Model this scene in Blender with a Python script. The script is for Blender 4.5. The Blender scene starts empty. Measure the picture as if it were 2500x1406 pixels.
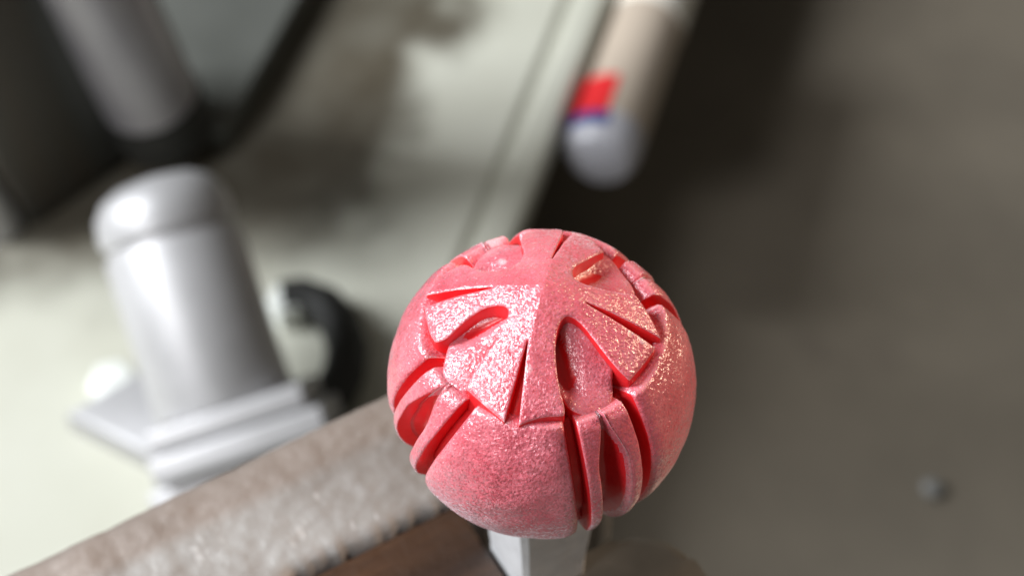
import bpy, bmesh, math, random
from mathutils import Vector, Matrix, noise
from mathutils.geometry import delaunay_2d_cdt
random.seed(7)
scene = bpy.context.scene
COL = scene.collection
MM = 0.001
K = Vector((0.0, 0.0, 0.300))            # centre of the carved knob above the floor

# ------------------------------------------------------------------ camera
LENS = 60.0
FP = LENS / 36.0 * 2500.0               # focal length in photograph pixels
PITCH = math.radians(51.813)
cam_d = bpy.data.cameras.new('camera')
cam = bpy.data.objects.new('camera', cam_d)
COL.objects.link(cam)
cam.location = K + Vector((-0.00287512, -0.09558185, 0.13650503))
cam.rotation_euler = (math.pi / 2 - PITCH, 0, 0)
cam_d.lens = LENS
cam_d.sensor_width = 36.0
cam_d.clip_start = 0.005
cam_d.clip_end = 20.0
cam_d.dof.use_dof = True
cam_d.dof.focus_distance = 0.1545
cam_d.dof.aperture_fstop = 22.0
cam_d.dof.aperture_blades = 0
scene.camera = cam

# ------------------------------------------------------------------ light
world = bpy.data.worlds.new('World')
scene.world = world
world.use_nodes = True
bg = world.node_tree.nodes['Background']
bg.inputs['Color'].default_value = (1.0, 0.93, 0.82, 1)
bg.inputs['Strength'].default_value = 0.10

def area(name, loc, target, size, power, color):
    d = bpy.data.lights.new(name, 'AREA')
    d.shape = 'RECTANGLE'
    d.size, d.size_y = size
    d.energy = power
    d.color = color
    o = bpy.data.objects.new(name, d)
    COL.objects.link(o)
    o.location = loc
    o.rotation_euler = (Vector(target) - Vector(loc)).to_track_quat('-Z', 'Y').to_euler()
    return o

area('window_light', K + Vector((-1.25, 0.20, 0.92)), K, (0.45, 0.75), 46, (0.93, 0.965, 1.0))
area('front_fill', K + Vector((-0.90, -0.80, 0.95)), K, (0.35, 0.35), 11, (0.98, 0.98, 1.0))  # fill light added to lift the knob's front lobe
ld = bpy.data.lights.new('warm_spot', 'SPOT')          # added warm spot lighting the knob from the right, narrowed to spare the floor
ld.energy = 30; ld.color = (1.0, 0.72, 0.50); ld.spot_size = math.radians(15); ld.spot_blend = 0.9; ld.shadow_soft_size = 0.06
lo = bpy.data.objects.new('warm_spot', ld); COL.objects.link(lo)
lo.location = K + Vector((0.80, 0.40, 0.28))
lo.rotation_euler = (-Vector((0.80, 0.40, 0.28))).to_track_quat('-Z', 'Y').to_euler()

scene.view_settings.view_transform = 'Standard'
scene.view_settings.look = 'None'
scene.view_settings.exposure = 0.0
scene.view_settings.gamma = 1.0
scene.view_settings.use_curve_mapping = False
scene.cycles.use_denoising = True
scene.cycles.max_bounces = 8

# ------------------------------------------------------------------ helpers
def at(px, py, z):
    """point of the photograph's pixel on the horizontal plane z"""
    f = Vector((0, math.cos(PITCH), -math.sin(PITCH)))
    u = Vector((0, math.sin(PITCH), math.cos(PITCH)))
    v = f + Vector((1, 0, 0)) * ((px - 1250) / FP) - u * ((py - 703) / FP)
    c = cam.location
    return c + v * ((z - c.z) / v.z)

def tag(o, label, cat, group=None, kind=None):
    if label: o['label'] = label
    if cat: o['category'] = cat
    if group: o['group'] = group
    if kind: o['kind'] = kind
    return o

def empty(name, loc, rz=0.0):
    o = bpy.data.objects.new(name, None)
    COL.objects.link(o)
    o.empty_display_size = 0.01
    o.location = loc
    o.rotation_euler = (0, 0, rz)
    return o

def link(name, me, mat, parent=None, smooth=True):
    o = bpy.data.objects.new(name, me)
    COL.objects.link(o)
    if mat: me.materials.append(mat)
    if smooth:
        for p in me.polygons: p.use_smooth = True
    if parent is not None: o.parent = parent
    return o

def bm_obj(name, bm, mat, parent=None, smooth=True, sharp=35):
    bmesh.ops.recalc_face_normals(bm, faces=bm.faces)
    me = bpy.data.meshes.new(name)
    if sharp:
        for e in bm.edges:
            if len(e.link_faces) == 2 and e.calc_face_angle(0) > math.radians(sharp):
                e.smooth = False
    bm.to_mesh(me); bm.free()
    return link(name, me, mat, parent, smooth)

def pydata(name, verts, faces, mat, parent=None, smooth=True):
    me = bpy.data.meshes.new(name)
    me.from_pydata(verts, [], faces)
    me.update()
    return link(name, me, mat, parent, smooth)

def lathe(bm, prof, n=64, M=None):
    """closed surface of revolution about z from (radius, height) pairs"""
    rings = []
    for r, z in prof:
        if r < 1e-7:
            rings.append([bm.verts.new((0, 0, z))])
        else:
            rings.append([bm.verts.new((r * math.cos(2 * math.pi * i / n), r * math.sin(2 * math.pi * i / n), z)) for i in range(n)])
    vs = [v for r in rings for v in r]
    for a, b in zip(rings[:-1], rings[1:]):
        for i in range(n):
            j = (i + 1) % n
            if len(a) == 1: bm.faces.new((a[0], b[i], b[j]))
            elif len(b) == 1: bm.faces.new((a[i], a[j], b[0]))
            else: bm.faces.new((a[i], a[j], b[j], b[i]))
    if M is not None:
        bmesh.ops.transform(bm, matrix=M, verts=vs)

def box(bm, c, s, bevel=0.0, rz=0.0, seg=3):
    r = bmesh.ops.create_cube(bm, size=1.0)
    vs = r['verts']
    bmesh.ops.scale(bm, vec=s, verts=vs)
    if bevel:
        es = list({e for v in vs for e in v.link_edges})
        q = bmesh.ops.bevel(bm, geom=es, offset=bevel, segments=seg, profile=0.5, affect='EDGES')
        vs = list({v for f in q['faces'] for v in f.verts} | {v for v in vs if v.is_valid})
        todo = set(vs)
        while True:                      # every vertex connected with the box
            more = {e.other_vert(v) for v in todo for e in v.link_edges} - todo
            if not more: break
            todo |= more
        vs = list(todo)
    bmesh.ops.rotate(bm, cent=(0, 0, 0), matrix=Matrix.Rotation(rz, 3, 'Z'), verts=vs)
    bmesh.ops.translate(bm, vec=c, verts=vs)
    return vs

def prism(bm, pts, z0, z1, bevel=0.0, seg=3):
    lo = [bm.verts.new((x, y, z0)) for x, y in pts]
    hi = [bm.verts.new((x, y, z1)) for x, y in pts]
    n = len(pts)
    bm.faces.new(list(reversed(lo)))
    top = bm.faces.new(hi)
    for i in range(n):
        bm.faces.new((lo[i], lo[(i + 1) % n], hi[(i + 1) % n], hi[i]))
    if bevel:
        bmesh.ops.bevel(bm, geom=list(top.edges), offset=bevel, segments=seg, profile=0.5, affect='EDGES')

def tube(bm, pts, rad, n=20):
    """round tube along a polyline, closed ends"""
    pts = [Vector(p) for p in pts]
    rings = []
    up = Vector((0, 0, 1))
    for i, p in enumerate(pts):
        t = (pts[min(i + 1, len(pts) - 1)] - pts[max(i - 1, 0)]).normalized()
        a = t.cross(up)
        if a.length < 1e-3: a = t.cross(Vector((0, 1, 0)))
        a.normalize(); b = a.cross(t)
        r = rad[i] if isinstance(rad, (list, tuple)) else rad
        rings.append([bm.verts.new(p + a * (r * math.cos(2 * math.pi * k / n)) + b * (r * math.sin(2 * math.pi * k / n))) for k in range(n)])
    for a, b in zip(rings[:-1], rings[1:]):
        for i in range(n):
            bm.faces.new((a[i], a[(i + 1) % n], b[(i + 1) % n], b[i]))
    bm.faces.new(list(reversed(rings[0]))); bm.faces.new(rings[-1])

class Mat:
    def __init__(s, name, base=(0.5, 0.5, 0.5), rough=0.5, metal=0.0, spec=0.5):
        s.m = bpy.data.materials.new(name); s.m.use_nodes = True
        s.nt = s.m.node_tree; s.p = s.nt.nodes['Principled BSDF']
        s.set('Base Color', (*base, 1)); s.set('Roughness', rough); s.set('Metallic', metal); s.set('Specular IOR Level', spec)
        s.co = s.nt.nodes.new('ShaderNodeTexCoord').outputs['Object']
        s.h = None
    def set(s, k, v): s.p.inputs[k].default_value = v
    def link(s, a, b): s.nt.links.new(a, b)
    def noise(s, scale, detail=4, rough=0.55, stretch=None, dist=0.0):
        n = s.nt.nodes.new('ShaderNodeTexNoise')
        n.inputs['Scale'].default_value = scale; n.inputs['Detail'].default_value = detail
        n.inputs['Roughness'].default_value = rough; n.inputs['Distortion'].default_value = dist
        if stretch:
            mp = s.nt.nodes.new('ShaderNodeMapping'); mp.inputs['Scale'].default_value = stretch[:3]
            if len(stretch) > 3: mp.inputs['Rotation'].default_value[2] = stretch[3]
            s.link(s.co, mp.inputs['Vector']); s.link(mp.outputs[0], n.inputs['Vector'])
        else: s.link(s.co, n.inputs['Vector'])
        return n.outputs['Fac']
    def ramp(s, fac, stops):
        r = s.nt.nodes.new('ShaderNodeValToRGB'); e = r.color_ramp.elements
        while len(e) < len(stops): e.new(0.5)
        for q, (pos, c) in zip(e, stops):
            q.position = pos; q.color = (*c, 1) if len(c) == 3 else c
        s.link(fac, r.inputs['Fac']); return r.outputs['Color']
    def mixc(s, fac, a, b, mode='MIX'):
        m = s.nt.nodes.new('ShaderNodeMix'); m.data_type = 'RGBA'; m.blend_type = mode
        for sock, v in ((m.inputs[0], fac), (m.inputs[6], a), (m.inputs[7], b)):
            if hasattr(v, 'is_output'): s.link(v, sock)
            elif isinstance(v, tuple): sock.default_value = (*v, 1)
            else: sock.default_value = v
        return m.outputs[2]
    def color(s, sock): s.link(sock, s.p.inputs['Base Color']); return s
    def rough(s, sock): s.link(sock, s.p.inputs['Roughness']); return s
    def bump(s, sock, dist, strength=1.0):
        b = s.nt.nodes.new('ShaderNodeBump'); b.inputs['Distance'].default_value = dist; b.inputs['Strength'].default_value = strength
        s.link(sock, b.inputs['Height'])
        if s.h is not None: s.link(s.h, b.inputs['Normal'])
        s.h = b.outputs[0]; s.link(s.h, s.p.inputs['Normal']); return s

def g3(v): return (v, v, v)

# ------------------------------------------------------------------ materials
def m_carved(name, frost):
    """translucent pink-red stone; frost = ground outer skin, else smooth cut faces"""
    m = Mat(name, (0.76, 0.05, 0.06), 0.30, 0, 0.5)
    n = m.noise(260, 5, 0.6)
    if frost:
        c = m.ramp(n, [(0.3, (0.67, 0.10, 0.14)), (0.5, (0.72, 0.15, 0.195)), (0.72, (0.79, 0.23, 0.28))])
        ge = m.nt.nodes.new('ShaderNodeNewGeometry')                     # edge highlights painted in as paler, worn arrises
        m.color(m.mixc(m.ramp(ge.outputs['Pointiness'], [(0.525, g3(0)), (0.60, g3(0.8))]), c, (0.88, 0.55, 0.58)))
        m.rough(m.ramp(m.noise(700, 3), [(0.3, g3(0.22)), (0.7, g3(0.38))]))
        m.set('Specular IOR Level', 1.0); m.set('Coat Weight', 0.45); m.set('Coat Roughness', 0.2)
        m.set('Sheen Weight', 0.5); m.set('Sheen Roughness', 0.35); m.set('Sheen Tint', (1.0, 0.90, 0.95, 1))
        m.bump(m.noise(420, 3, 0.5), 0.00016, 0.6)
        m.bump(m.noise(3600, 2, 0.5), 0.00012, 1.0)
        vo = m.nt.nodes.new('ShaderNodeTexVoronoi'); vo.inputs['Scale'].default_value = 4200    # crystal grains, each tilted its own way
        m.link(m.co, vo.inputs['Vector'])
        v1 = m.nt.nodes.new('ShaderNodeVectorMath'); v1.operation = 'SUBTRACT'; v1.inputs[1].default_value = (.5, .5, .5); m.link(vo.outputs['Color'], v1.inputs[0])
        v2 = m.nt.nodes.new('ShaderNodeVectorMath'); v2.operation = 'SCALE'; v2.inputs[3].default_value = 0.36; m.link(v1.outputs[0], v2.inputs[0])
        v3 = m.nt.nodes.new('ShaderNodeVectorMath'); v3.operation = 'ADD'; m.link(m.h, v3.inputs[0]); m.link(v2.outputs[0], v3.inputs[1])
        v4 = m.nt.nodes.new('ShaderNodeVectorMath'); v4.operation = 'NORMALIZE'; m.link(v3.outputs[0], v4.inputs[0])
        m.link(v4.outputs[0], m.p.inputs['Normal']); m.link(v4.outputs[0], m.p.inputs['Coat Normal'])
    else:
        m.color(m.ramp(n, [(0.3, (0.68, 0.012, 0.018)), (0.7, (0.76, 0.028, 0.036))]))
        m.bump(m.noise(900, 3, 0.5), 0.00008, 0.6)
    m.set('Subsurface Weight', 0.35); m.set('Subsurface Radius', (1.0, 0.12, 0.10)); m.set('Subsurface Scale', 0.0011)
    return m.m
MCUT = m_carved('cut_red', False)
MC = m_carved('frosted_pink', True)

def m_steel(name, c0, c1, rough=(0.3, 0.5), metal=1.0, scale=60, bump=0.0001, bscale=500):
    m = Mat(name, c0, 0.4, metal)
    m.color(m.ramp(m.noise(scale, 5), [(0.32, c0), (0.7, c1)]))
    m.rough(m.ramp(m.noise(scale * 1.7, 4), [(0.3, g3(rough[0])), (0.7, g3(rough[1]))]))
    if bump: m.bump(m.noise(bscale, 4, 0.6), bump, 0.8)
    return m.m
M_SHANK = m_steel('filed_steel', (0.68, 0.685, 0.70), (0.80, 0.805, 0.82), (0.32, 0.48), 0.35, 300, 0.00012, 700)
M_SILVER = m_steel('satin_silver', (0.44, 0.435, 0.44), (0.54, 0.535, 0.545), (0.42, 0.52), 0.35, 40, 0.00005, 300)
M_TUBE = m_steel('grey_violet_paint', (0.30, 0.29, 0.315), (0.38, 0.365, 0.385), (0.3, 0.4), 0.4, 30, 0)
M_NUT = Mat('zinc_white', (0.80, 0.82, 0.78), 0.4, 0.1).m
M_BLACK = Mat('black_rubber', (0.02, 0.02, 0.018), 0.6).m
M_DARKRIM = m_steel('blackened_steel', (0.10, 0.098, 0.085), (0.17, 0.165, 0.148), (0.35, 0.5), 0.6, 90, 0.0001, 500)

def m_jaw():
    m = Mat('gritty_cast_iron', (0.3, 0.29, 0.28), 0.6, 0.25)
    a = m.noise(55, 5, 0.6)
    c = m.ramp(a, [(0.3, (0.20, 0.178, 0.160)), (0.55, (0.30, 0.283, 0.265)), (0.75, (0.40, 0.39, 0.375))])
    s = m.ramp(m.noise(330, 4, 0.7, (1.0, 0.35, 1.0, 0.6)), [(0.60, g3(0)), (0.70, g3(0.65))])
    c = m.mixc(s, c, (0.62, 0.61, 0.60))
    sp = m.nt.nodes.new('ShaderNodeSeparateXYZ'); m.link(m.co, sp.inputs[0])
    mr_ = m.nt.nodes.new('ShaderNodeMapRange'); mr_.inputs[1].default_value = 0.0205; mr_.inputs[2].default_value = 0.0225; m.link(sp.outputs[1], mr_.inputs[0])
    c = m.mixc(mr_.outputs[0], c, m.ramp(a, [(0.3, (0.20, 0.165, 0.14)), (0.7, (0.30, 0.255, 0.225))]))
    y = m.ramp(m.noise(70, 2), [(0.69, g3(0)), (0.73, g3(1))])
    m.color(m.mixc(y, c, (0.58, 0.48, 0.27)))
    m.bump(m.noise(260, 5, 0.6), 0.00045, 0.8)
    return m.m
M_JAW = m_jaw()

def m_wood():
    m = Mat('oily_brown_wood', (0.09, 0.05, 0.025), 0.55)
    m.color(m.ramp(m.noise(90, 5, 0.6, (0.25, 2.2, 1.0, 0.6)), [(0.3, (0.014, 0.006, 0.003)), (0.55, (0.042, 0.018, 0.007)), (0.75, (0.10, 0.045, 0.018))]))
    m.bump(m.noise(300, 4), 0.0003)
    return m.m
M_WOOD = m_wood()

def m_table():
    m = Mat('cream_laminate', (0.62, 0.62, 0.54), 0.42)
    c = m.ramp(m.noise(9, 5), [(0.3, (0.52, 0.52, 0.435)), (0.7, (0.60, 0.60, 0.525))])
    g = m.ramp(m.noise(22, 5, 0.6), [(0.45, g3(0)), (0.75, g3(0.35))])
    c = m.mixc(g, c, (0.40, 0.38, 0.30))
    # machine's shade painted in as a grimy brown patch (bench coordinates)
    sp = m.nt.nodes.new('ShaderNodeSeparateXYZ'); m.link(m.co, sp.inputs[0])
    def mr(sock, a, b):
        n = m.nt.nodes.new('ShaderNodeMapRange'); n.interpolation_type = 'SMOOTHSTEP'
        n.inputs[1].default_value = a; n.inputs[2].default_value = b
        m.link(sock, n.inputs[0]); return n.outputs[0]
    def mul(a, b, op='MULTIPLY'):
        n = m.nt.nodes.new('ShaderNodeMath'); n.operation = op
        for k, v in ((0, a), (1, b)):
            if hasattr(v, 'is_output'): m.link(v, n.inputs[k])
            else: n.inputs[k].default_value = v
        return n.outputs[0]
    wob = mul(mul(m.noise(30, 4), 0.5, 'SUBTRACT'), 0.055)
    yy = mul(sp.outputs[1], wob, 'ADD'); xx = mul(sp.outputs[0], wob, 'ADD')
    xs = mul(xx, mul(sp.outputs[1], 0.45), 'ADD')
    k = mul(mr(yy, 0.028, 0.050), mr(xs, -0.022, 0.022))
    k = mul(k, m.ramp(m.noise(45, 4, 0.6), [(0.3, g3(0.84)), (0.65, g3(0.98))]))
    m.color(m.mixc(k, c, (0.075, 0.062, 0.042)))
    return m.m
M_TABLE = m_table()

def m_floor():
    m = Mat('concrete_floor', (0.2, 0.18, 0.15), 0.7)
    a = m.ramp(m.noise(5.0, 6, 0.6), [(0.28, (0.105, 0.090, 0.069)), (0.55, (0.18, 0.154, 0.117)), (0.8, (0.28, 0.238, 0.18))])
    d = m.ramp(m.noise(14, 3), [(0.60, g3(0)), (0.78, g3(0.7))])
    m.color(m.mixc(d, a, (0.11, 0.09, 0.07)))
    return m.m
M_FLOOR = m_floor()
M_PANEL = m_steel('grey_green_paint', (0.10, 0.105, 0.094), (0.15, 0.155, 0.14), (0.35, 0.5), 0.1, 25, 0)
def m_col():
    m = Mat('dark_machine_paint', (0.05, 0.05, 0.05), 0.5)
    m.color(m.ramp(m.noise(28, 2, 0.5, (1, 1, 0.12)), [(0.32, (0.055, 0.034, 0.018)), (0.5, (0.04, 0.04, 0.036)), (0.68, (0.095, 0.102, 0.104))]))
    return m.m
M_COL = m_col()

# ------------------------------------------------------------------ setting: floor
TZ = K.z - 0.22                          # table top height
bm = bmesh.new()
vs = [bm.verts.new(p) for p in ((-4, -4, 0), (4, -4, 0), (4, 4, 0), (-4, 4, 0))]
bm.faces.new(vs)
tag(bm_obj('floor', bm, M_FLOOR), None, None, kind='structure')

# ------------------------------------------------------------------ workbench
e0, e1 = at(1266, 560, TZ), at(1484, 0, TZ)
ed = (e1 - e0).normalized()              # direction of the right-hand edge
en = Vector((-ed.y, ed.x, 0))            # towards the middle of the bench top
wb = empty('low_bench', (e0.x, e0.y, 0), math.atan2(ed.y, ed.x))
tag(wb, 'low cream laminated bench with a grooved rounded edge behind the knob', 'bench')
# profile across the edge (distance inwards, height), swept along local x
prof = [(0.004, -0.010), (0.0012, -0.0092), (0.0, -0.0075), (0.0, -0.003), (0.0008, -0.0012), (0.0022, -0.0003), (0.004, 0.0),
        (0.0085, 0.0), (0.0095, -0.0008), (0.0102, -0.0018), (0.0118, -0.0018), (0.0128, -0.0008), (0.0138, 0.0),
        (0.10, 0.0), (0.55, 0.0), (0.55, -0.010)]
vs, fs = [], []
for x in (-0.42, 0.62):
    for d, h in prof: vs.append((x, d, TZ + h))
n = len(prof)
for i in range(n): fs.append((i, (i + 1) % n, n + (i + 1) % n, n + i))
fs += [tuple(range(n - 1, -1, -1)), tuple(range(n, 2 * n))]
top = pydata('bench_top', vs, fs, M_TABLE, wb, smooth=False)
for x in (-0.36, 0.56):
    for y in (0.14, 0.49):
        bm = bmesh.new(); box(bm, (x, y, (TZ - 0.01) / 2), (0.05, 0.05, TZ - 0.01), 0.003)
        bm_obj('leg', bm, M_TABLE, wb)

# ------------------------------------------------------------------ the carved knob
knob = empty('carved_knob', K)
tag(knob, 'pink red carved melon-shaped knob with a four-pointed leaf cap on a steel shank', 'knob')
RID = (-104.0, -14.0, 76.0, 167.0)       # azimuths of the four cap ridges (0 = front, + = right)
R0 = 15.0
def sstep(a, b, x):
    t = max(0.0, min(1.0, (x - a) / (b - a))); return t * t * (3 - 2 * t)
def zcap(x, y):
    r = math.hypot(x, y); a = math.degrees(math.atan2(x, -y))
    ps = math.radians(min(45, min(abs((a - q + 180) % 360 - 180) for q in RID)))
    w = .60 - .38 * sstep(3, 9.5, r)      # crisp facets near the point, flatter towards the rim
    q = r * (1 + w * (math.cos(math.pi / 4 - ps) / math.cos(math.pi / 4) - 1))
    return 15.4 - .235 * q - .0192 * q * q

# --- body: four lobes and eight ribs parted by cut grooves
def gap_c(i, lat):
    return {0: -58.7 + 0.28 * (lat - 17), 1: 27.8 - 0.03 * (lat - 15), 2: 120.5 + 0.05 * (lat - 20), 3: 211.5 - 0.1 * (lat - 20)}[i]
def gap_s(lat):                          # the group narrows a little downwards
    return 1.0 + 0.0035 * (lat - 15)
OUT, RO, RI = 16.6, 11.4, 6.4            # lobe edge, outer and inner rib edge (degrees from the gap centre)
def rdist(az): return min(abs((az - q + 180) % 360 - 180) for q in RID)
def surf(az, lat, depth, gap=False):
    tuck = (2.0 * sstep(40.0, 42.5, lat) + 0.7 * sstep(43, 47, lat)) if gap else (1.5 + 1.7 * sstep(8, 22, rdist(az))) * sstep(39.4, 44.5, lat)
    r = R0 - tuck - 3.0 * sstep(46, 58, lat) - 1.2 * sstep(-30, -62, lat) - depth
    a, l = math.radians(az), math.radians(lat)
    d = Vector((math.sin(a) * math.cos(l), -math.cos(a) * math.cos(l), math.sin(l)))
    w = noise.noise(d * 5.0 + Vector((3, 1, 7))) * 0.10 + noise.noise(d * 14.0) * 0.035
    return d * (r + w)
def gdepth(lat): return 2.3 * sstep(-50, -22, lat) * (1 - 0.35 * sstep(40, 55, lat))
LATS = [62 - i * 1.0 for i in range(128)]
def piece(name, colsf, gap=False):
    """closed solid from columns colsf(lat) -> [(azimuth, depth)] with an inner skin"""
    rows = [colsf(l) for l in LATS]
    nc = len(rows[0]); nr = len(rows)
    V, F = [], []
    for l, row in zip(LATS, rows):
        for az, dp in row: V.append(tuple(surf(az, l, dp, gap) * MM))
    off = len(V)
    for l, row in zip(LATS, rows):
        for az, dp in row:
            a, ll = math.radians(az), math.radians(l)
            V.append((9 * MM * math.sin(a) * math.cos(ll), -9 * MM * math.cos(a) * math.cos(ll), 9 * MM * math.sin(ll)))
    for i in range(nr - 1):
        for j in range(nc - 1):
            a = i * nc + j
            F.append((a, a + nc, a + nc + 1, a + 1))
            b = a + off
            F.append((b, b + 1, b + nc + 1, b + nc))
        for j, flip in ((0, False), (nc - 1, True)):
            a = i * nc + j
            q = (a, a + off, a + off + nc, a + nc)
            F.append(q[::-1] if flip else q)
    for j in range(nc - 1):
        F.append((j, j + 1, j + 1 + off, j + off))
        a = (nr - 1) * nc + j
        F.append((a, a + off, a + off + 1, a + 1))
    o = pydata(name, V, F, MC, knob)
    o.data.materials.append(MCUT)
    k = 0
    for i in range(nr - 1):
        for j in range(nc - 1):
            if max(rows[i][j][1], rows[i][j + 1][1]) > 1.15: o.data.polygons[k].material_index = 1
            k += 2
        k += 2
    return o
def rise(e):                              # rounded shoulder next to a cut edge, e in degrees
    return 0.30 * math.exp(-(e / 0.55)) + 0.22 * math.exp(-(e / 3.2) ** 2)
for i in range(4):                        # lobes between gap i and gap i+1
    def cols(lat, i=i):
        s = gap_s(lat); gd = gdepth(lat)
        a0 = gap_c(i, lat); a1 = gap_c((i + 1) % 4, lat) + (360 if i == 3 else 0)
        lo, hi = a0 + OUT * s, a1 - OUT * s
        mid0, mid1 = a0 + (RO + .1) * s, a1 - (RO + .1) * s
        out = []
        for k in range(4): out.append((mid0 + (lo - mid0) * k / 4, gd))
        out.append((lo - 0.05, gd))
        es = [0, .15, .35, .6, .9, 1.3, 1.8, 2.5, 3.5, 5]
        W = hi - lo
        for e in es: out.append((lo + 0.25 + e, rise(e)))
        inner = [5.0 + (W - 10.0) * k / 46 for k in range(1, 46)]
        for e in inner: out.append((lo + 0.25 + e * (W - .5 - 0) / W, 0.0 + rise(min(e, W - e))))
        for e in reversed(es): out.append((hi - 0.25 - e, rise(e)))
        out.append((hi + 0.05, gd))
        for k in range(3, -1, -1): out.append((mid1 + (hi - mid1) * k / 4, gd))
        return out
    piece('lobe', cols)
for i in range(4):
    for sg in (-1, 1):
        def cols(lat, i=i, sg=sg):
            s = gap_s(lat); gd = gdepth(lat); c = gap_c(i, lat)
            rd = 0.30 + 2.6 * sstep(45, 14, lat) * sstep(-50, -20, lat)      # hollow between the ribs, deeper downwards
            ins, ro = RI * s * (0.08 + 0.92 * sstep(44, 17, lat)), RO * s
            row = []
            if sg == 1:                                               # this rib carries the floor of the hollow
                for k in range(-12, 13):
                    t = k / 12
                    fl = 1 - abs(t) ** (4.5 if t < 0 else 1.7) * (0.45 if t < 0 else 0.92)
                    row.append((t * ins * 0.985, rd * fl))
            else:
                row.append((ins * 0.985, max(rd, 0.4)))
            top = 0.12 + 0.35 * sstep(36, 41, lat)
            for e in (0, .15, .4, .8, 1.3): row.append((ins + 0.12 + e, 0.14 * math.exp(-e / .3) + top))
            for e in (1.3, .8, .4, .15, 0): row.append((ro - 0.12 - e, 0.16 * math.exp(-e / .3) + top))
            row.append((ro + 0.12, gd + 0.02))
            row = [(c + sg * a, d) for a, d in row]
            return row if sg == 1 else row[::-1]
        piece('rib', cols, True)

# --- leaf cap: plan outline (mm), clockwise from the front slot
CAP = [(-1.52, -4.82), (-3.53, -11.13), (-5.25, -9.59), (-6.92, -7.86), (-6.7, -7.17), (-5.09, -5.22), (-3.61, -3.25), (-3.13, -1.99), (-3.25, -1.45), (-3.69, -1.04), (-4.55, -0.84), (-5.49, -0.82), (-6.61, -1.26), (-7.74, -1.98), (-8.67, -2.7), (-9.62, -2.81), (-10.09, -2.5), (-10.63, -1.01), (-11.06, 1.58), (-4.75, 1.02), (-4.68, 1.14), (-10.96, 2.96), (-10.22, 4.2), (-9.28, 5.61), (-8.31, 6.08), (-7.33, 6.09), (-6.33, 4.68), (-4.78, 3.6), (-3.25, 3.64), (-2.19, 4.4), (-1.64, 6.1), (-2.1, 8.17), (-1.77, 10.5), (-0.1, 11.03), (1.72, 10.99), (2.23, 10.3), (0.77, 4.44), (0.88, 4.28), (2.85, 10.1), (3.53, 10.4), (4.81, 9.56), (5.9, 7.66), (4.43, 5.66), (3.22, 4.25), (2.64, 3.09), (2.77, 2.02), (3.51, 1.48), (5.03, 1.43), (6.77, 1.58), (8.66, 2.05), (9.82, 0.21), (10.8, -2.22), (3.89, -0.82), (3.81, -1.03), (10.24, -3.36), (9.02, -5.31), (7.72, -6.92), (6.34, -6.05), (4.87, -4.52), (3.59, -3.08), (2.67, -2.5), (2.0, -2.43), (1.44, -3.04), (1.09, -4.14), (0.97, -5.55), (1.21, -8.08), (1.86, -10.09), (1.75, -10.58), (0.04, -10.76), (-1.42, -11.14), (-2.29, -11.47), (-1.41, -4.84)]
TONGUES = [
 [(2.02, -1.82), (0.9, -2.87), (0.81, -4.99), (1.16, -7.72), (2.03, -9.44), (2.98, -9.82), (4.09, -9.88), (5.21, -9.54), (5.96, -8.77), (6.27, -7.73), (6.14, -6.58), (6.39, -5.28), (4.91, -3.9), (3.62, -2.47)],
 [(-3.44, -0.43), (-4.75, -0.12), (-6.63, -0.68), (-8.51, -2.09), (-8.87, -3.38), (-9.12, -4.46), (-9.22, -5.36), (-8.98, -6.16), (-8.26, -6.91), (-7.31, -7.36), (-6.2, -7.25), (-4.91, -4.83), (-3.43, -2.84), (-2.95, -1.38)],
 [(-6.6, 4.5), (-4.9, 3.0), (-3.1, 3.0), (-1.5, 4.0), (-0.9, 6.9), (-1.7, 8.9), (-3.2, 9.94), (-4.66, 9.73), (-5.6, 8.8), (-6.5, 7.0)],
 [(6.24, 8.9), (4.3, 7.0), (2.8, 5.4), (2.0, 3.76), (2.1, 2.2), (3.3, 1.0), (5.0, 0.9), (7.82, 1.6), (8.75, 3.0), (8.5, 4.4), (7.6, 6.0), (6.9, 7.6)]]

def resample(poly, step):
    out = []
    for (x0, y0), (x1, y1) in zip(poly, poly[1:] + poly[:1]):
        L = math.hypot(x1 - x0, y1 - y0); k = max(1, round(L / step))
        for i in range(k): out.append((x0 + (x1 - x0) * i / k, y0 + (y1 - y0) * i / k))
    return out
def chaikin(poly, keep_angle=1.0, it=2):
    """round gentle corners, keep sharp ones"""
    for _ in range(it):
        out = []; n = len(poly)
        for i in range(n):
            p0, p, p1 = Vector(poly[i - 1]), Vector(poly[i]), Vector(poly[(i + 1) % n])
            a = (p - p0).angle(p1 - p, 0)
            if a > keep_angle:
                la, lb = (p0 - p).length, (p1 - p).length
                da, db = min(.08, la * .25), min(.08, lb * .25)
                out += [tuple(p + (p0 - p).normalized() * da), tuple(p + (p1 - p).normalized() * db)]
            else:
                out += [tuple(p * .75 + p0 * .25), tuple(p * .75 + p1 * .25)]
        poly = out
    return poly
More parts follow.
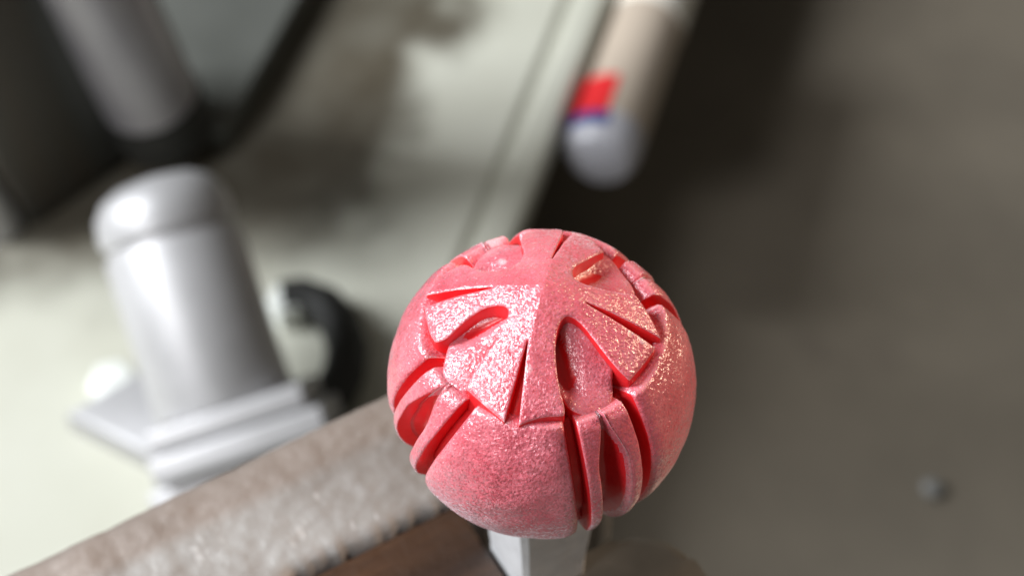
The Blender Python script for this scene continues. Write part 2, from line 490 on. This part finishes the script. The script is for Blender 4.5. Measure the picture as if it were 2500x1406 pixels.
def slab(name, poly, zf, zbot, step=0.16, extra=(), cutf=None):
    """solid with a carved top zf(x, y), rounded upper edge and upright walls"""
    B = resample(chaikin(poly), step)
    nb = len(B)
    P = [Vector(p) for p in B]
    area2 = sum(P[i].x * P[(i + 1) % nb].y - P[(i + 1) % nb].x * P[i].y for i in range(nb))
    if area2 < 0: P.reverse()
    def sdist(p):
        best = 1e9
        for i in range(0, nb):
            a = P[i]; b = P[(i + 1) % nb]
            ab = b - a; t = max(0, min(1, (p - a).dot(ab) / max(ab.length_squared, 1e-12)))
            d = (p - a - ab * t).length_squared
            if d < best: best = d
        return math.sqrt(best)
    pts = list(P); dist = [0.0] * nb
    def inside(p):
        c = False
        for i in range(nb):
            a, b = P[i], P[(i + 1) % nb]
            if (a.y > p.y) != (b.y > p.y) and p.x < (b.x - a.x) * (p.y - a.y) / (b.y - a.y) + a.x: c = not c
        return c
    for off in (0.07, 0.17):
        for i in range(nb):
            t = (P[(i + 1) % nb] - P[i - 1]).normalized(); nn = Vector((-t.y, t.x))
            q = P[i] + nn * off
            d = sdist(q)
            if d > off * 0.8 and inside(q): pts.append(q); dist.append(d)
    xs = [p.x for p in P]; ys = [p.y for p in P]
    g = 0.3; y = min(ys); row = 0
    while y < max(ys):
        x = min(xs) + (g / 2 if row % 2 else 0)
        while x < max(xs):
            q = Vector((x, y))
            if inside(q):
                d = sdist(q)
                if d > 0.26: pts.append(q); dist.append(d)
            x += g
        y += g * .866; row += 1
    cons = [(i, (i + 1) % nb) for i in range(nb)]
    for line in extra:
        k0 = len(pts); got = []
        for q in line:
            q = Vector(q)
            if inside(q) and sdist(q) > 0.22: got.append(q)
        for j, q in enumerate(got):
            pts.append(q); dist.append(1.0)
            if j and (q - got[j - 1]).length < 0.4: cons.append((k0 + j - 1, k0 + j))
    v2, e2, f2, ov, oe, of = delaunay_2d_cdt(pts, cons, [list(range(nb))], 1, 1e-5)
    src = [o[0] if o else 0 for o in ov]
    V = []
    for v, s in zip(v2, src):
        d = dist[s] if s < len(dist) else 1.0
        z = zf(v.x, v.y) - 0.16 * math.exp(-d / 0.06)
        z += noise.noise(Vector((v.x * .55, v.y * .55, 2))) * 0.06 + noise.noise(Vector((v.x * 1.7, v.y * 1.7, 5))) * 0.025
        V.append((v.x, v.y, z))
    F = [tuple(f) for f in f2]
    # boundary edges from the face list
    cnt = {}
    for f in F:
        for a, b in zip(f, f[1:] + f[:1]):
            cnt[(a, b)] = cnt.get((a, b), 0) + 1
    bd = [(a, b) for (a, b) in cnt if (b, a) not in cnt]
    low = {}
    for a, b in bd:
        for q in (a, b):
            if q not in low:
                low[q] = len(V); V.append((V[q][0], V[q][1], zbot))
    nF = len(F)
    for a, b in bd: F.append((b, a, low[a], low[b]))
    # bottom: the same triangulation needs inner points too
    bot = dict(low)
    for f in F[:nF]:
        for q in f:
            if q not in bot:
                bot[q] = len(V); V.append((V[q][0], V[q][1], zbot))
    F += [tuple(bot[q] for q in reversed(f)) for f in F[:nF]]
    me = bpy.data.meshes.new(name)
    me.from_pydata([(x * MM, y * MM, z * MM) for x, y, z in V], [], F)
    me.update()
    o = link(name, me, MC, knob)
    me.materials.append(MCUT)
    for p in me.polygons[nF:nF + len(bd)]: p.material_index = 1
    if cutf:
        for p in me.polygons[:nF]:
            if cutf(p.center.x / MM, p.center.y / MM): p.material_index = 1
    bm = bmesh.new(); bm.from_mesh(me)
    for e in bm.edges:
        if len(e.link_faces) == 2 and e.calc_face_angle(0) > math.radians(48): e.smooth = False
        elif extra and all(rdist(math.degrees(math.atan2(v.co.x, -v.co.y))) < 0.25 for v in e.verts): e.smooth = False
    bm.to_mesh(me); bm.free()
    return o
ridges = [[(r * .22 * math.sin(math.radians(a)), -r * .22 * math.cos(math.radians(a))) for r in range(1, 54)] for a in RID]
slab('leaf_cap', CAP, zcap, 4.0, extra=ridges)
def tongue_z(i):
    lo, hi = ((-14, 76), (-104, -14), (167, 256), (76, 167))[i]
    def f(x, y):
        a = math.degrees(math.atan2(x, -y))
        if i == 2 and a < 0: a += 360
        v = max(0, min(1, (a - lo - 16) / (hi - lo - 34)))
        if i in (2, 3): v = 1 - v
        r = math.hypot(x, y)
        dp = 1.05 + 0.25 * sstep(9.0, 6.0, r) + (0.75, 1.0)[i == 0] * math.exp(-((v - .26) / .17) ** 2) * sstep(10.3, 7.0, r) - (0.0, 0.35)[i == 0] * sstep(.45, 1.0, v) * sstep(8.5, 5.5, r)
        if i == 1: dp += 0.75 * sstep(.60, 1.0, v) - 0.25 * math.exp(-((v - .5) / .15) ** 2)   # crowned, falling towards the front arm
        return zcap(x, y) - dp
    return f
for q0, qa, qb in (((-1.47, -4.4), (-3.53, -11.13), (-2.29, -11.47)), ((-4.4, 1.0), (-11.06, 1.58), (-10.96, 2.96)),
                   ((0.75, 4.1), (2.23, 10.3), (2.85, 10.1)), ((3.6, -0.85), (10.24, -3.36), (10.8, -2.22))):
    q0, qa, qb = Vector(q0), Vector(qa), Vector(qb)
    mid = (qa + qb) / 2; d = (mid - q0).normalized(); w_ = Vector((-d.y, d.x))
    if (qa - mid).dot(w_) < 0: w_ = -w_
    o = slab('slot_floor', [tuple(q0 - d * .3 + w_ * .4), tuple(qa + w_ * .4 - d * .35), tuple(qb - w_ * .4 - d * .35), tuple(q0 - d * .3 - w_ * .4)],
             lambda x, y: zcap(x, y) - 1.25 * sstep(3.5, 7.0, math.hypot(x, y)) - 0.15, 4.0, step=0.3)
    for p in o.data.polygons: p.material_index = 1
for i, t in enumerate(TONGUES):
    tz = tongue_z(i)
    slab('tongue', t, tz, 4.0, step=0.2, cutf=lambda x, y: zcap(x, y) - tz(x, y) > 1.85)

# --- shank: square filed bar, corners in line with the ridges
V, F = [], []
secs = [(-10, 7.0), (-15, 6.9), (-18, 6.7), (-24, 6.0), (-32, 5.4), (-60, 5.0)]
for z, hd in secs:
    for q in RID:
        a = math.radians(q)
        for da in (-4, 4):
            b = a + math.radians(da)
            V.append((hd * MM * math.sin(b), -hd * MM * math.cos(b), z * MM))
for i in range(len(secs) - 1):
    for j in range(8):
        F.append((i * 8 + j, (i + 1) * 8 + j, (i + 1) * 8 + (j + 1) % 8, i * 8 + (j + 1) % 8))
F += [tuple(range(8)), tuple(reversed(range(len(V) - 8, len(V))))]
pydata('shank', V, F, M_SHANK, knob, smooth=False)

# ------------------------------------------------------------------ vise
JA = math.atan2(0.51, 0.86)
vise = empty('bench_vise', (0, 0, 0), JA)
tag(vise, 'worn grey cast iron vise gripping the steel shank under the knob', 'vise')
ZJ = K.z - 0.032
def ragged(u0, u1, n, amp, seed, step=0.0006):
    out = []; k = int((u1 - u0) / step)
    for i in range(k + 1):
        u = u0 + (u1 - u0) * i / k
        out.append((u, n + amp * (noise.noise(Vector((u * 210, seed, 0))) + 0.6 * noise.noise(Vector((u * 900, seed, 3))))))
    return out
edge = ragged(-0.105, 0.018, 0.0104, 0.0012, 1.3)
NT = 40
V, F = [], []
for u, nf in edge:
    prof = [(nf, -0.030), (nf, -0.0022), (nf + .0003, -0.0010), (nf + .0010, -0.0003), (nf + .0020, 0)]
    for k in range(1, NT): prof.append((nf + .002 + (0.0255 - nf - .002) * k / NT, 0))
    prof += [(0.0262, -0.0001), (0.0272, -0.0006), (0.0278, -0.0016), (0.028, -0.003), (0.028, -0.030)]
    for n_, h in prof:
        if h > -0.002:
            h += 0.00022 * noise.noise(Vector((u * 260, n_ * 260, 1))) + 0.00016 * noise.noise(Vector((u * 700, n_ * 700, 4)))
        V.append((u, n_, ZJ + h))
m_ = len(prof)
for i in range(len(edge) - 1):
    for j in range(m_): F.append((i * m_ + j, (i + 1) * m_ + j, (i + 1) * m_ + (j + 1) % m_, i * m_ + (j + 1) % m_))
F += [tuple(range(m_)), tuple(reversed(range(len(V) - m_, len(V))))]
rj = pydata('rear_jaw', V, F, M_JAW, vise)
bm = bmesh.new()
pts = [(-0.105, -0.042), (-0.105, -0.0022), (0.0085, -0.0020)]
for k in range(1, 9):
    a = math.pi / 2 - k / 8 * math.pi / 2
    pts.append((0.0085 + 0.0070 * math.cos(a), -0.0090 + 0.0070 * math.sin(a)))
pts += [(0.0155, -0.042)]
prism(bm, pts[::-1], ZJ - 0.033, ZJ - 0.003, 0.0016, 4)
bm_obj('front_jaw', bm, M_DARKRIM, vise, sharp=50)
bm = bmesh.new(); box(bm, (-0.045, -0.006, (ZJ - 0.034) / 2 + 0.01), (0.09, 0.05, ZJ - 0.034 - 0.02), 0.004)
bm_obj('pedestal', bm, M_DARKRIM, vise)
bm = bmesh.new(); box(bm, (-0.045, -0.006, 0.01), (0.2, 0.16, 0.02), 0.004)
bm_obj('foot', bm, M_DARKRIM, vise)

wood = empty('wood_packing', (0, 0, 0), JA)
tag(wood, 'dark brown wooden packing strip squeezed between the vise jaws', 'wood')
bm = bmesh.new(); box(bm, (-0.0480, 0.0042, ZJ - 0.0142), (0.087, 0.0122, 0.026), 0.0008)
bm_obj('strip', bm, M_WOOD, wood)

# ------------------------------------------------------------------ silver post on the bench
pb = at(545, 950, TZ)
post = empty('steel_post', (pb.x, pb.y, TZ))
tag(post, 'satin silver round post with a rounded end, leaning back on a stepped foot', 'post')
ax = Vector((-0.31, 0.74, 0.60)).normalized()          # the post leans back and to the left
sx = Vector((1, 0, 0)); sx = (sx - ax * sx.dot(ax)).normalized(); sy = ax.cross(sx)
PO = at(550, 985, TZ + 0.026) - Vector((pb.x, pb.y, TZ))
MP = Matrix.Translation(PO) @ Matrix(((sx.x, sy.x, ax.x), (sx.y, sy.y, ax.y), (sx.z, sy.z, ax.z))).to_4x4()
def ppart(name, mat, *boxes):
    bm = bmesh.new()
    for c, sz, bv in boxes:
        box(bm, c, sz, bv)
    bmesh.ops.transform(bm, matrix=MP, verts=bm.verts)
    return bm_obj(name, bm, mat, post)
bm = bmesh.new(); lathe(bm, [(0, 0.0), (0.0160, 0.0), (0.0163, 0.0008), (0.0163, 0.0385), (0.0158, 0.0395), (0, 0.0397)], 64, MP)
bm_obj('barrel', bm, M_SILVER, post)
bm = bmesh.new(); lathe(bm, [(0, 0.0395), (0.0150, 0.0395), (0.0150, 0.0410), (0.0160, 0.0420), (0.0163, 0.0445), (0.0155, 0.0490), (0.0130, 0.0525), (0.009, 0.0545), (0.004, 0.0553), (0, 0.0555)], 64, MP)
bm_obj('dome', bm, M_SILVER, post)
ppart('collar', M_SILVER, ((0.002, 0, -0.003), (0.037, 0.034, 0.0055), 0.001))
ppart('step', M_SILVER, ((0.003, 0, -0.0095), (0.041, 0.036, 0.0065), 0.001))
ppart('block', M_SILVER, ((0.004, 0.002, -0.0175), (0.050, 0.030, 0.008), 0.0012))
def hexnut(name, p, r, h, mat, parent):
    bm = bmesh.new()
    prism(bm, [(p[0] + r * math.cos(k * math.pi / 3 + .3), p[1] + r * math.sin(k * math.pi / 3 + .3)) for k in range(6)], p[2], p[2] + h, r * 0.18, 3)
    return bm_obj(name, bm, mat, parent)
q = at(285, 960, TZ) - Vector((pb.x, pb.y, TZ)); hexnut('nut', (q.x, q.y, 0.0), 0.0062, 0.007, M_NUT, post)
q = at(440, 1120, TZ) - Vector((pb.x, pb.y, TZ)); hexnut('nut', (q.x, q.y, 0.0), 0.0058, 0.006, M_NUT, post)
q = at(705, 770, TZ) - Vector((pb.x, pb.y, TZ)); hexnut('nut', (q.x, q.y, 0.0), 0.0052, 0.008, M_NUT, post)
# splayed foot on the left of the base
V2 = Vector((pb.x, pb.y, TZ))
fo = [at(x, y, TZ) - V2 for x, y in ((175, 1050), (400, 1165), (560, 1150), (760, 1010), (700, 930), (350, 950))]
bm = bmesh.new(); prism(bm, [(p.x, p.y) for p in fo], 0.0005, 0.008, 0.0015)
bm_obj('foot', bm, M_SILVER, post)

# dark hose loop beside the post
h0 = at(740, 735, TZ)
hose = empty('rubber_hose', (h0.x, h0.y, TZ))
tag(hose, 'short dark rubber hose loop lying beside the silver post', 'hose')
pp = [at(x, y, TZ + 0.005) - Vector((h0.x, h0.y, TZ)) for x, y in ((690, 735), (740, 728), (790, 745), (830, 790), (848, 850), (840, 910), (815, 965), (790, 1000))]
bm = bmesh.new(); tube(bm, pp, 0.0055, 16); bm_obj('loop', bm, M_BLACK, hose, sharp=60)

# ------------------------------------------------------------------ machine parts in the far left corner
c0 = at(560, 372, TZ)
plate = empty('machine_plate', (c0.x, c0.y, TZ), math.atan2(ed.y, ed.x))
tag(plate, 'flat grey green steel plate lying on the bench behind the violet tube', 'plate')
bm = bmesh.new(); box(bm, (0.15, 0.060, 0.0045), (0.30, 0.12, 0.009), 0.0012); bm_obj('slab', bm, M_PANEL, plate)
bm = bmesh.new(); box(bm, (0.20, 0.060, 0.039), (0.20, 0.115, 0.060), 0.003); bm_obj('shade_block', bm, M_PANEL, plate)  # second box: out-of-view block added to shade the bench

tb = at(420, 375, TZ)
tb3 = empty('grey_tube', (tb.x, tb.y, TZ + 0.009))
tag(tb3, 'smooth grey violet steel tube standing on the flat plate', 'tube')
tb3.rotation_euler = (math.radians(3), math.radians(-9), 0)
bm = bmesh.new(); lathe(bm, [(0, 0.014), (0.0128, 0.014), (0.0132, 0.0145), (0.0132, 0.17), (0, 0.17)], 64); bm_obj('pipe', bm, M_TUBE, tb3)
bm = bmesh.new(); lathe(bm, [(0, 0.0), (0.0134, 0.0), (0.0136, 0.001), (0.0136, 0.0135), (0, 0.0138)], 64); bm_obj('rubber_end', bm, M_BLACK, tb3)

cb = at(80, 560, TZ)
colm = empty('machine_column', (cb.x, cb.y, TZ))
tag(colm, 'dark rust-streaked square machine column at the back of the bench', 'column')
colm.rotation_euler = (0, math.radians(-7), math.radians(45))
bm = bmesh.new(); box(bm, (0.019, 0.016, 0.13), (0.038, 0.032, 0.26), 0.002); bm_obj('post', bm, M_COL, colm)

rb = at(10, 560, TZ)
rod = empty('white_rod', (rb.x, rb.y, TZ))
tag(rod, 'short pale metal rod standing in front of the dark machine column', 'rod')
rod.rotation_euler = (0, math.radians(-12), 0)
bm = bmesh.new(); lathe(bm, [(0, 0), (0.0052, 0), (0.0056, 0.0006), (0.0056, 0.030), (0, 0.031)], 32); bm_obj('shaft', bm, M_SILVER, rod)

# ------------------------------------------------------------------ bottle beyond the bench, raised on an added rest
RB = 0.0115
outw = Vector((ed.y, -ed.x, 0))                          # away from the bench
b0 = at(1266 + 218 * (560 - 288) / 560, 288, TZ) + outw * (RB + 0.0006) + Vector((0, 0, -0.011))
b1 = at(1266 + 218 * (560 + 90) / 560, -90, TZ) + outw * (RB + 0.0006) + Vector((0, 0, -0.011))
bd = (b1 - b0).normalized()
bottle = empty('plastic_bottle', (b0.x, b0.y, b0.z - RB))
tag(bottle, 'white bottle with red and blue bands lying on an added rest against the bench edge', 'bottle')
MB = Matrix.Translation((0, 0, RB)) @ bd.to_track_quat('Z', 'Y').to_matrix().to_4x4()
L = (b1 - b0).length
def band(name, prof, mat):
    bm = bmesh.new(); lathe(bm, prof, 48, MB); return bm_obj(name, bm, mat, bottle)
mw = Mat('bottle_white', (0.48, 0.48, 0.52), 0.35).m
mt = Mat('bottle_tan', (0.50, 0.42, 0.34), 0.4).m
mr = Mat('bottle_red', (0.75, 0.03, 0.035), 0.35).m
mbl = Mat('bottle_blue', (0.04, 0.07, 0.28), 0.35).m
mcr = Mat('bottle_cream', (0.85, 0.82, 0.74), 0.35).m
bands = [('base', [(0, -0.005), (RB * .5, -0.0047), (RB * .8, -0.0035), (RB * .95, -0.001), (RB, 0.002), (RB, L * .10), (0, L * .10)], mw),
         ('sleeve', [(0, L * .10), (RB, L * .10), (RB, L * .80), (0, L * .80)], mt),
         ('cap', [(0, L * .80), (RB * 1.04, L * .80), (RB * 1.04, L * 1.3), (0, L * 1.3)], mcr)]
parts_ = {nm: band(nm, pf, mm) for nm, pf, mm in bands}
# printed label patches wrapped round the bench side of the bottle
inv = MB.to_3x3().inverted()
dl = inv @ Vector((-0.75, -0.45, 0.5)); aL = math.atan2(dl.y, dl.x)
def patch(name, z0, z1, half, mat):
    bm = bmesh.new(); rows_ = []
    for rr in (RB + 0.0001, RB + 0.0004):
        for z in (z0, z1):
            rows_.append([bm.verts.new((rr * math.cos(aL + half * (2 * k / 24 - 1)), rr * math.sin(aL + half * (2 * k / 24 - 1)), z)) for k in range(25)])
    a_, b_, c_, d_ = rows_
    for k in range(24):
        bm.faces.new((c_[k], c_[k + 1], d_[k + 1], d_[k])); bm.faces.new((a_[k], b_[k], b_[k + 1], a_[k + 1]))
        bm.faces.new((a_[k], a_[k + 1], c_[k + 1], c_[k])); bm.faces.new((b_[k], d_[k], d_[k + 1], b_[k + 1]))
    for k in (0, 24): bm.faces.new((a_[k], c_[k], d_[k], b_[k]))
    bmesh.ops.transform(bm, matrix=MB, verts=bm.verts)
    return bm_obj(name, bm, mat, parts_['sleeve'])
patch('blue_label', L * .012, L * .075, 0.95, mbl)
patch('red_label', L * .08, L * .30, 0.85, mr)

# short dark rest added under the bottle, lifting it into the window light
qm = (b0 + b1) / 2 - Vector((wb.location.x, wb.location.y, 0)); qm.rotate(Matrix.Rotation(-wb.rotation_euler.z, 3, 'Z'))
bm = bmesh.new(); box(bm, (qm.x + 0.002, qm.y + 0.0045, TZ - 0.0261), (L * 0.75, 0.024, 0.007), 0.0008)
bm_obj('added_rest', bm, M_DARKRIM, wb)

# pale pebble on the floor
p = at(2270, 1200, 0.0)
bm = bmesh.new(); bmesh.ops.create_icosphere(bm, subdivisions=3, radius=0.0032)
for v in bm.verts:
    v.co *= 1 + 0.25 * noise.noise(v.co * 160); v.co.z *= 0.7
o = bm_obj('pebble', bm, Mat('pebble_stone', (0.22, 0.22, 0.21), 0.5).m)
o.location = (p.x, p.y, 0.0020)
tag(o, 'small pale pebble lying on the bare concrete floor', 'pebble')
